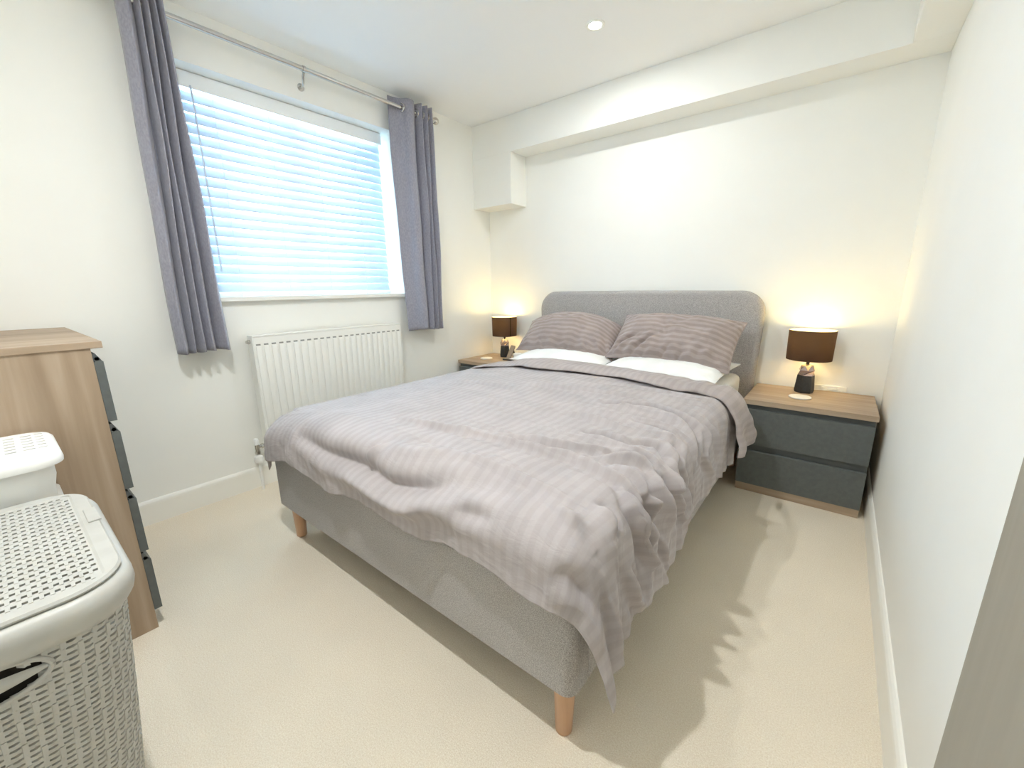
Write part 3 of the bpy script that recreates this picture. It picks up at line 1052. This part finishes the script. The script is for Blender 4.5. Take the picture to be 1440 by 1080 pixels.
# ------------------------------------------------------------------ curtain pole
RX, RZ = .092, 2.246
pole = empty('curtain_pole', (RX, -1.6, RZ), 'slim chrome curtain pole with ball finials above the window', 'curtain pole')
bm = bmesh.new()
tube(bm, [(RX, -2.385, RZ), (RX, -.685, RZ)], .0125, 20)
from_bm('rod', bm, M_CHROME, pole, True)
for yy, s in ((-.662, 1), (-2.408, -1)):
    bm = bmesh.new()
    bmesh.ops.create_uvsphere(bm, u_segments=24, v_segments=16, radius=.0235, matrix=Matrix.Translation((RX, yy, RZ)))
    f = from_bm('finial', bm, M_CHROME, pole, True)
    bm = bmesh.new()
    tube(bm, [(RX, yy - s * .030, RZ), (RX, yy - s * .018, RZ)], .0165, 20)
    from_bm('collar', bm, M_CHROME, f, True)
for yy in (-1.585, -.70, -2.285):
    bm = bmesh.new()
    tube(bm, [(.004, yy + .02, 2.190), (.03, yy + .016, 2.186), (.055, yy + .010, 2.196), (.072, yy + .004, 2.218), (RX - .003, yy, RZ - .014)], .0065, 10)
    b_ = from_bm('bracket', bm, M_CHROME, pole, True)
    bm = bmesh.new()
    tube(bm, [(.0005, yy + .02, 2.190), (.006, yy + .02, 2.190)], .019, 20)
    from_bm('wall_plate', bm, M_CHROME, b_, True)
    bm = bmesh.new()
    tube(bm, [(RX, yy - .007, RZ), (RX, yy + .007, RZ)], .0165, 20)
    from_bm('cradle', bm, M_CHROME, b_, True)


# ------------------------------------------------------------------ curtains
def curtain(top, bot, xin, xout, z0, z1, label, seed, lead, eyes):
    """top / bot: fold boundaries along y at the two ends; each pair of boundaries is one bulging pleat"""
    ns, nz = 26, 60
    t = empty('curtain', (RX, (bot[0] + bot[-1]) / 2, z0), label, 'curtain', 'grey eyelet curtains')
    V, nl = [], len(top) - 1
    rng = np.random.RandomState(seed)
    ph = rng.uniform(0, 6, 40)
    for k in range(nz):
        f = k / (nz - 1)
        z = z0 + (z1 - z0) * f
        for i in range(nl):
            ya = bot[i] + (top[i] - bot[i]) * f
            yb = bot[i + 1] + (top[i + 1] - bot[i + 1]) * f
            xo = xout[i]
            for s in range(ns if i < nl - 1 else ns + 1):
                u = s / ns
                b = abs(math.sin(math.pi * u)) ** .55
                bl = xin
                if lead == 'first' and i == 0 and u < .5:
                    b = .45 + .55 * b
                if lead == 'behind' and i == 0:
                    b = .06 + .94 * (float(sm(u, 0, .78)) if u < .78 else math.cos((u - .78) / .22 * math.pi / 2) ** .55)
                if lead == 'last' and i == nl - 1 and u > .5:
                    b = .45 + .55 * b
                wob = .0035 * math.sin(5.2 * f + ph[i]) + .002 * math.sin(13 * f + ph[i + 9])
                y = ya + (yb - ya) * (u + .10 * math.sin(2 * math.pi * u)) + wob * .8
                x = bl + (xo - bl) * b + wob
                zz = z
                if k == 0: zz = z0 + .004 * math.sin(u * math.pi + ph[i + 3])
                V.append((x, y, zz))
    n = len(V) // nz
    F = [(k * n + i, k * n + i + 1, (k + 1) * n + i + 1, (k + 1) * n + i) for k in range(nz - 1) for i in range(n - 1)]
    c = from_py('fabric', V, F, M_CURT, t, 'all')
    sdf = c.modifiers.new('thickness', 'SOLIDIFY')
    sdf.thickness = .004
    sdf.offset = 0
    # stitched hem band
    kk = int(.05 / (z1 - z0) * (nz - 1)) + 1
    hv = [(p[0] + .0032, p[1], p[2]) for p in V[kk * n:(kk + 1) * n]]
    bm = bmesh.new()
    tube(bm, hv[::2], .0012, 5)
    from_bm('hem_stitching', bm, M_CURT, c, True)
    # eyelets where the pole passes the pleat flanks
    for i in range(nl):
        for u in eyes[i]:
            yy = top[i] + (top[i + 1] - top[i]) * u
            bm = bmesh.new()
            ring = [(RX + .0245 * math.cos(2 * math.pi * q / 28), yy + .004 * math.cos(2 * math.pi * q / 28), RZ + .0245 * math.sin(2 * math.pi * q / 28)) for q in range(29)]
            tube(bm, ring, .0048, 8)
            from_bm('eyelet', bm, M_CHROME, t, True)
    return t


curtain([-2.335, -2.275, -2.250, -2.225, -2.200, -2.172], [-2.352, -2.304, -2.276, -2.240, -2.192, -2.130], .055, [.135, .14, .142, .14, .145], .815, 2.300,
        'gathered grey velvet curtain at the near side of the window', 3, 'first', [(), (), (), (.5,), ()])
curtain([-1.040, -.842, -.795, -.750, -.704], [-1.000, -.832, -.790, -.752, -.698], .058, [.128, .138, .14, .138], .806, 2.300,
        'gathered grey velvet curtain at the far side of the window', 5, 'behind', [(.43,), (.1,), (.1,), (.1,)])

# ------------------------------------------------------------------ venetian blind
blind = empty('venetian_blind', (-.12, -1.59, 1.07), 'white venetian blind with tilted slats, lowered in the window recess', 'blind')
SY0, SY1, SX, PITCHZ = -2.185, -1.004, -.122, .0476
box('headrail', -.150, -.096, SY0, SY1, 2.066, WZ1 - .002, M_UPVC, blind, .002)
box('valance', -.0945, -.088, SY0 - .004, SY1 + .004, 2.052, WZ1 - .003, M_UPVC, blind, .002)
tilt = R(SLAT_TILT)
Vs, Fs = [], []
for k in range(9):
    u = -1 + k / 4
    a, b = .025 * u, .003 * (1 - u * u)
    x = a * math.cos(tilt) + b * math.sin(tilt)
    z = -a * math.sin(tilt) + b * math.cos(tilt)
    nx_, nz_ = math.sin(tilt) * .0013, math.cos(tilt) * .0013
    Vs += [(x, SY0, z), (x, SY1, z), (x - nx_, SY1, z - nz_), (x - nx_, SY0, z - nz_)]
for k in range(8):
    p, q = 4 * k, 4 * k + 4
    for j in range(4):
        Fs.append((p + j, p + (j + 1) % 4, q + (j + 1) % 4, q + j))
Fs += [(0, 3, 2, 1), (32, 33, 34, 35)]
sme = bpy.data.meshes.new('slat')
sme.from_pydata(Vs, [], Fs)
sme.polygons.foreach_set('use_smooth', [True] * len(sme.polygons))
sme.materials.append(M_SLAT)
for k in range(20):
    o = bpy.data.objects.new('slat', sme)
    COL.objects.link(o)
    o.parent = blind
    o.location = Vector((SX, 0, 1.118 + PITCHZ * k)) - ORIG[blind]
box('bottom_rail', SX - .025, SX + .025, SY0, SY1, 1.0705, 1.090, M_UPVC, blind, .004)
for yy in (-1.976, -1.715, -1.457, -1.199):
    for xx in (SX + .0285, SX - .0285):
        bm = bmesh.new()
        tube(bm, [(xx, yy, 1.085), (xx, yy, 2.066)], .0011, 6)
        from_bm('ladder_cord', bm, M_CORD, blind)
    bm = bmesh.new()
    tube(bm, [(SX + .0255, yy, 1.076), (SX + .031, yy, 1.076)], .006, 10)
    from_bm('cord_plug', bm, M_UPVC, blind)
bm = bmesh.new()
tube(bm, [(-.080, -2.066, 2.060), (-.074, -2.066, 1.995), (-.072, -2.066, 1.20)], .0042, 8)
from_bm('tilt_wand', bm, M_WAND, blind, True)

# ------------------------------------------------------------------ radiator
RY0, RY1, RZ0, RZ1 = -2.032, -1.086, .268, .864
rad = empty('radiator', (.06, (RY0 + RY1) / 2, RZ0), 'white ribbed panel radiator under the window', 'radiator')
box('back_panel', .030, .040, RY0 + .005, RY1 - .005, RZ0 + .01, RZ1 - .012, M_RAD, rad, .002)
box('front_panel', .084, .0945, RY0 + .002, RY1 - .002, RZ0, RZ1 - .004, M_RAD, rad, .003)
box('top_grille', .028, .0965, RY0 - .001, RY1 + .001, RZ1 - .003, RZ1 + .004, M_RAD, rad, .0015)
for yy in (RY0 - .001, RY1 - .0015):
    box('end_cover', .030, .094, yy, yy + .0025, RZ0 + .01, RZ1 - .001, M_RAD, rad)
NR = 24
pit = (RY1 - RY0 - .012) / NR
rw = pit * .36
bm = bmesh.new()
add_box(bm, .0940, .1010, -rw, rw, RZ0 + .028, RZ1 - .052, .0042, 3)
rme = bpy.data.meshes.new('rib')
bm.to_mesh(rme); bm.free()
rme.polygons.foreach_set('use_smooth', [True] * len(rme.polygons))
rme.materials.append(M_RAD)
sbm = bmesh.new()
add_box(sbm, .0942, .0952, -rw * .8, rw * .8, RZ1 - .049, RZ1 - .041)  # thin grey strip: painted shade at the top end of each rib
slme = bpy.data.meshes.new('shade_dash')
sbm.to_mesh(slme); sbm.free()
slme.materials.append(M_RADSHADE)
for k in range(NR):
    for nm, me in (('rib', rme), ('shade_dash', slme)):
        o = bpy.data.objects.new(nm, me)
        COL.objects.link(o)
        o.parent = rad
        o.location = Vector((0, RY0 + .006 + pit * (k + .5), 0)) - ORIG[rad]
for zz in (.40, .74):
    for yy in (RY0 + .12, RY1 - .16):
        box('wall_bracket', .0005, .030, yy, yy + .03, zz, zz + .04, M_RAD, rad)
bm = bmesh.new()
tube(bm, [(.06, RY0 - .001, .835), (.06, RY0 - .012, .835)], .011, 14)
tube(bm, [(.06, RY0 - .012, .835), (.06, RY0 - .020, .835)], .008, 6)
from_bm('bleed_valve', bm, M_CHROME, rad, True)
vy = -2.079
bm = bmesh.new()
tube(bm, [(.06, RY0 - .0005, .249), (.06, RY0 - .0005 + .0, .252)], .001, 4)
bm.clear()
tube(bm, [(.06, RY0 + .012, .285), (.06, RY0 + .004, .262), (.06, RY0 - .010, .255), (.06, vy, .250)], .0085, 12)
tube(bm, [(.06, RY0 - .026, .2525), (.06, RY0 - .012, .2545)], .0135, 6)
tube(bm, [(.06, vy, .222), (.06, vy, .268)], .0115, 14)
tube(bm, [(.06, vy, .214), (.06, vy, .228)], .0145, 6)
va = from_bm('valve', bm, M_CHROME, rad, False)
bm = bmesh.new()
lathe(bm, [(.0125, .268), (.0135, .272), (.0125, .295), (.009, .303), (.002, .305)], .06, vy, 18)
from_bm('valve_cap', bm, M_WHITEP, va, True)
bm = bmesh.new()
lathe(bm, [(.0075, .0), (.0075, .214)], .06, vy, 14)
from_bm('feed_pipe', bm, M_WHITEP, rad, True)
bm = bmesh.new()
lathe(bm, [(.0095, .160), (.021, .164), (.024, .178), (.020, .200), (.0095, .208)], .06, vy, 20)
from_bm('pipe_collar', bm, M_WHITEP, rad, True)

# ------------------------------------------------------------------ laundry hamper
HX0, HX1, HY0, HY1, HT = 1.135, 1.660, -3.172, -2.800, .640
ham = empty('laundry_hamper', ((HX0 + HX1) / 2, (HY0 + HY1) / 2, 0), 'grey rattan-look plastic laundry hamper with perforated lid in the near left corner', 'hamper')
hc = ((HX0 + HX1) / 2, (HY0 + HY1) / 2)


def outline(z, off=0.0):
    k = .055 * (1 - z / HT) ** 1.15 + .014 - off
    return rrect(HX0 + k, HX1 - k, HY0 + k, HY1 - k, .085, 10)


def perim(poly, m):
    P = np.array(poly + [poly[0]])
    L = np.concatenate([[0], np.cumsum(np.hypot(*np.diff(P, axis=0).T))])
    return lambda s: (np.interp(s * L[-1], L, P[:, 0]), np.interp(s * L[-1], L, P[:, 1])), L[-1]


NC, rows = 82, 52
zlo, zhi = .035, .590
Vb, Fb = [], []
Vr, Fr = [], []
fz = {}
def hp(s, z, off):
    key = (round(z, 5), off)
    if key not in fz:
        fz[key] = perim(outline(z, off), 0)[0]
    p = fz[key](s % 1.0)
    return (float(p[0]), float(p[1]), z)


def hexa(V, F, s0, s1, z0, z1, o0, o1, bulge=0.0):
    i = len(V)
    sm_ = (s0 + s1) / 2
    V += [hp(s0, z0, o0), hp(s1, z0, o0), hp(s1, z1, o0), hp(s0, z1, o0),
          hp(s0, z0, o1), hp(sm_, z0 + .0008, o1 + bulge), hp(s1, z0, o1), hp(s1, z1, o1), hp(sm_, z1 - .0008, o1 + bulge), hp(s0, z1, o1)]
    F += [(i + 3, i + 2, i + 1, i), (i + 4, i + 5, i + 8, i + 9), (i + 5, i + 6, i + 7, i + 8),
          (i, i + 1, i + 6, i + 5, i + 4), (i + 2, i + 3, i + 9, i + 8, i + 7), (i + 1, i + 2, i + 7, i + 6), (i + 3, i, i + 4, i + 9)]


def in_handle(s, z):
    x, y, _ = hp(s, z, 0.0)
    return x > HX1 - .06 and ((y - hc[1]) / .068) ** 2 + ((z - .556) / .031) ** 2 < 1


dz = (zhi - zlo) / rows
for c in range(NC):
    s0, s1 = c / NC, (c + 1) / NC
    rib = .17 / NC
    zz = zlo
    nseg = 26
    for k in range(nseg):
        za, zb2 = zlo + (zhi - zlo) * k / nseg, zlo + (zhi - zlo) * (k + 1) / nseg
        if in_handle(s0, (za + zb2) / 2): continue
        hexa(Vr, Fr, s0 - rib, s0 + rib, za, zb2, -.0065, .0012 + (.0012 if (k + c) % 2 else 0))
    for k in range(rows):
        za = zlo + dz * (k + (.5 if c % 2 else 0))
        if za + dz * .72 > zhi: continue
        if in_handle((s0 + s1) / 2, za + dz * .3): continue
        hexa(Vb, Fb, s0 + rib * .8, s1 - rib * .8, za, za + dz * .72, -.0060, .0012, .0014)
ws = from_py('woven_strands', Vb, Fb, M_HLID, ham, False)
ws['kind'] = 'stuff'
ur = from_py('upright_canes', Vr, Fr, M_HLID, ham, False)
ur['kind'] = 'stuff'
bm = bmesh.new()
loft(bm, [[(p[0], p[1], z) for p in outline(zz, o)] for z, zz, o in ((.0, 0, -.006), (.0, 0, .002), (.036, .036, .004), (.038, .036, -.004), (.012, .012, -.006))], (False, True))
from_bm('foot_band', bm, M_HLID, ham, True)
bm = bmesh.new()
loft(bm, [[(p[0], p[1], z) for p in outline(z, -.017)] for z in (.02, .2, .4, .52, .60)], (True, False))
lb = from_bm('shade_shell', bm, M_HSHADE, ham, True)  # added dark shell, makes the gaps in the weave look shaded
bm = bmesh.new()
Lr = [[(hc[0] + (q[0] - hc[0]) * k, hc[1] + (q[1] - hc[1]) * k, .50 + .05 * (1 - k) + .012 * math.sin(9 * q[0] * k + 14 * q[1])) for q in outline(.5, -.019)] for k in (1, .8, .6, .4, .2, .02)]
loft(bm, Lr, (False, True))
from_bm('shade_fill', bm, M_HSHADE, lb, True)  # added dark layer, paints the shade seen through the lid holes
# rim: turned-over collar
def ro(i): return rrect(HX0 + i, HX1 - i, HY0 + i, HY1 - i, .09 - i * .6, 10)
bm = bmesh.new()
loft(bm, [[(p[0], p[1], z) for p in ro(i)] for i, z in ((.020, .580), (.011, .583), (.003, .597), (.0, .612), (.001, .626), (.006, .636), (.014, .640), (.030, .640), (.034, .630), (.036, .600))], (False, False))
from_bm('rim', bm, M_HLID, ham, True)
# grab handle in the front face
bm = bmesh.new()
hr = []
for q in range(41):
    a = 2 * math.pi * q / 40
    yy, z_ = hc[1] + .070 * math.cos(a), .556 + .0315 * math.sin(a)
    k = .055 * (1 - z_ / HT) ** 1.15 + .014
    hr.append((HX1 - k + .0015, yy, z_))
tube(bm, hr, .0042, 8)
hd = from_bm('handle', bm, M_HLID, ham, True)
bm = bmesh.new()
gp = []
for q in range(13):
    u = -1 + q / 6
    z_ = .556
    k = .055 * (1 - z_ / HT) ** 1.15 + .014
    gp.append([(HX1 - k + .001 + .0045 * math.cos(R(45 * j)), hc[1] + .066 * u, z_ + (.003 + .0085 * (1 - u * u)) * math.sin(R(45 * j))) for j in range(8)])
loft(bm, gp)
from_bm('grip', bm, M_HLID, hd, True)
# lid: rounded border with a perforated woven panel
lid0, lid1 = .6415, .6485
bx0, bx1, by0, by1 = HX0 + .040, HX1 - .044, HY0 + .040, HY1 - .040
nxh, nyh = 21, 26
stepx, stepy = (bx1 - bx0) / nxh, (by1 - by0) / nyh
hw = .0031
xs, ys = [bx0], [by0]
for k in range(nxh): xs += [bx0 + stepx * (k + .5) - hw * 1.15, bx0 + stepx * (k + .5) + hw * 1.15]
for k in range(nyh): ys += [by0 + stepy * (k + .5) - hw, by0 + stepy * (k + .5) + hw]
xs.append(bx1); ys.append(by1)
holes = {(2 * i + 1, 2 * j + 1) for i in range(nxh) for j in range(nyh) if not ((i in (0, nxh - 1)) and (j in (0, nyh - 1)))}
bm = bmesh.new()
plate_holes(bm, xs, ys, holes, lid0, lid1 - .001)
ld_ = from_bm('lid', bm, M_HLID, ham)
bm = bmesh.new()
inner = rrect(bx0, bx1, by0, by1, .0015, 10)
loft(bm, [[(p[0], p[1], z) for p in q] for q, z in ((inner, lid0), (rrect(HX0 + .013, HX1 - .018, HY0 + .014, HY1 - .014, .075, 10), lid0), (rrect(HX0 + .011, HX1 - .016, HY0 + .012, HY1 - .012, .076, 10), lid0 + .004),
     (rrect(HX0 + .014, HX1 - .019, HY0 + .015, HY1 - .015, .075, 10), lid1 + .001), (rrect(bx0 - .004, bx1 + .004, by0 - .004, by1 + .004, .02, 10), lid1 + .001), (inner, lid1 - .001))], (False, False))
from_bm('lid_border', bm, M_HLID, ld_)
bm = bmesh.new()
for j in range(nyh + 1):
    yy = by0 + stepy * j
    for i in range(nxh):
        xx = bx0 + stepx * (i + .5)
        if not 0 < j < nyh: continue
        add_box(bm, xx - stepx * .40, xx + stepx * .40, yy - stepy * .22, yy + stepy * .22, lid1 - .0012, lid1 - .0004 + (.0004 if (i + j) % 2 else 0))
wv = from_bm('lid_weave', bm, M_HLID, ld_)
wv['kind'] = 'stuff'
for yy in (HY1 - .020, HY0 + .020):
    bm = bmesh.new()
    add_box(bm, HX0 + .17, HX0 + .245, yy - .010, yy + .010, lid1 + .0005, lid1 + .0045, .002)
    from_bm('lid_hinge', bm, M_HLID, ld_)

# ------------------------------------------------------------------ white lidded bin behind the hamper
QX0, QX1, QY0, QY1, QT = .868, 1.150, -3.185, -2.828, .746
binn = empty('white_bin', ((QX0 + QX1) / 2, (QY0 + QY1) / 2, 0), 'white plastic bin with a slotted lid between the chest and the hamper', 'bin')
def qo(i, r=.055): return rrect(QX0 + i, QX1 - i, QY0 + i, QY1 - i, r, 8)
bm = bmesh.new()
loft(bm, [[(p[0], p[1], z) for p in qo(i)] for i, z in ((.050, 0), (.046, .004), (.034, .30), (.026, .575), (.014, .592), (.013, .602), (.024, .612), (.022, .650), (.016, .680), (.016, .712), (.020, .718), (.026, .712), (.028, .60), (.040, .01))])
from_bm('body', bm, M_WHITEP, binn, True)
bm = bmesh.new()
sx0, sx1, sy0, sy1 = QX0 + .030, QX1 - .030, QY0 + .030, QY1 - .018
sl = []
yc_list = []
cols = [(-2.853, .010), (-2.8745, .013), (-2.903, .012), (-2.932, .012), (-2.96, .012), (-2.99, .012), (-3.02, .012), (-3.05, .012), (-3.08, .012), (-3.11, .012)]
xs = [sx0]
for k in range(6): xs += [.912 + .029 * k, .922 + .029 * k]
xs.append(sx1)
ys = [sy0]
for yc, hl in sorted(cols): ys += [yc - hl * .72, yc + hl * .72]
ys.append(sy1)
holes = {(2 * i + 1, 2 * j + 1) for i in range(6) for j in range(len(cols))}
plate_holes(bm, xs, ys, holes, QT - .005, QT - .001)
ql = from_bm('lid', bm, M_WHITEP, binn)
bm = bmesh.new()
inner = rrect(sx0, sx1, sy0, sy1, .0015, 8)
loft(bm, [[(p[0], p[1], z) for p in q] for q, z in ((inner, QT - .005), (qo(.006, .05), QT - .007), (qo(.004, .05), QT - .026), (qo(-.001), QT - .030), (qo(-.002), QT - .022), (qo(.0), QT - .010), (qo(.006), QT - .002), (qo(.014), QT + .000), (inner, QT - .001))], (False, False))
from_bm('lid_border', bm, M_WHITEP, ql, True)
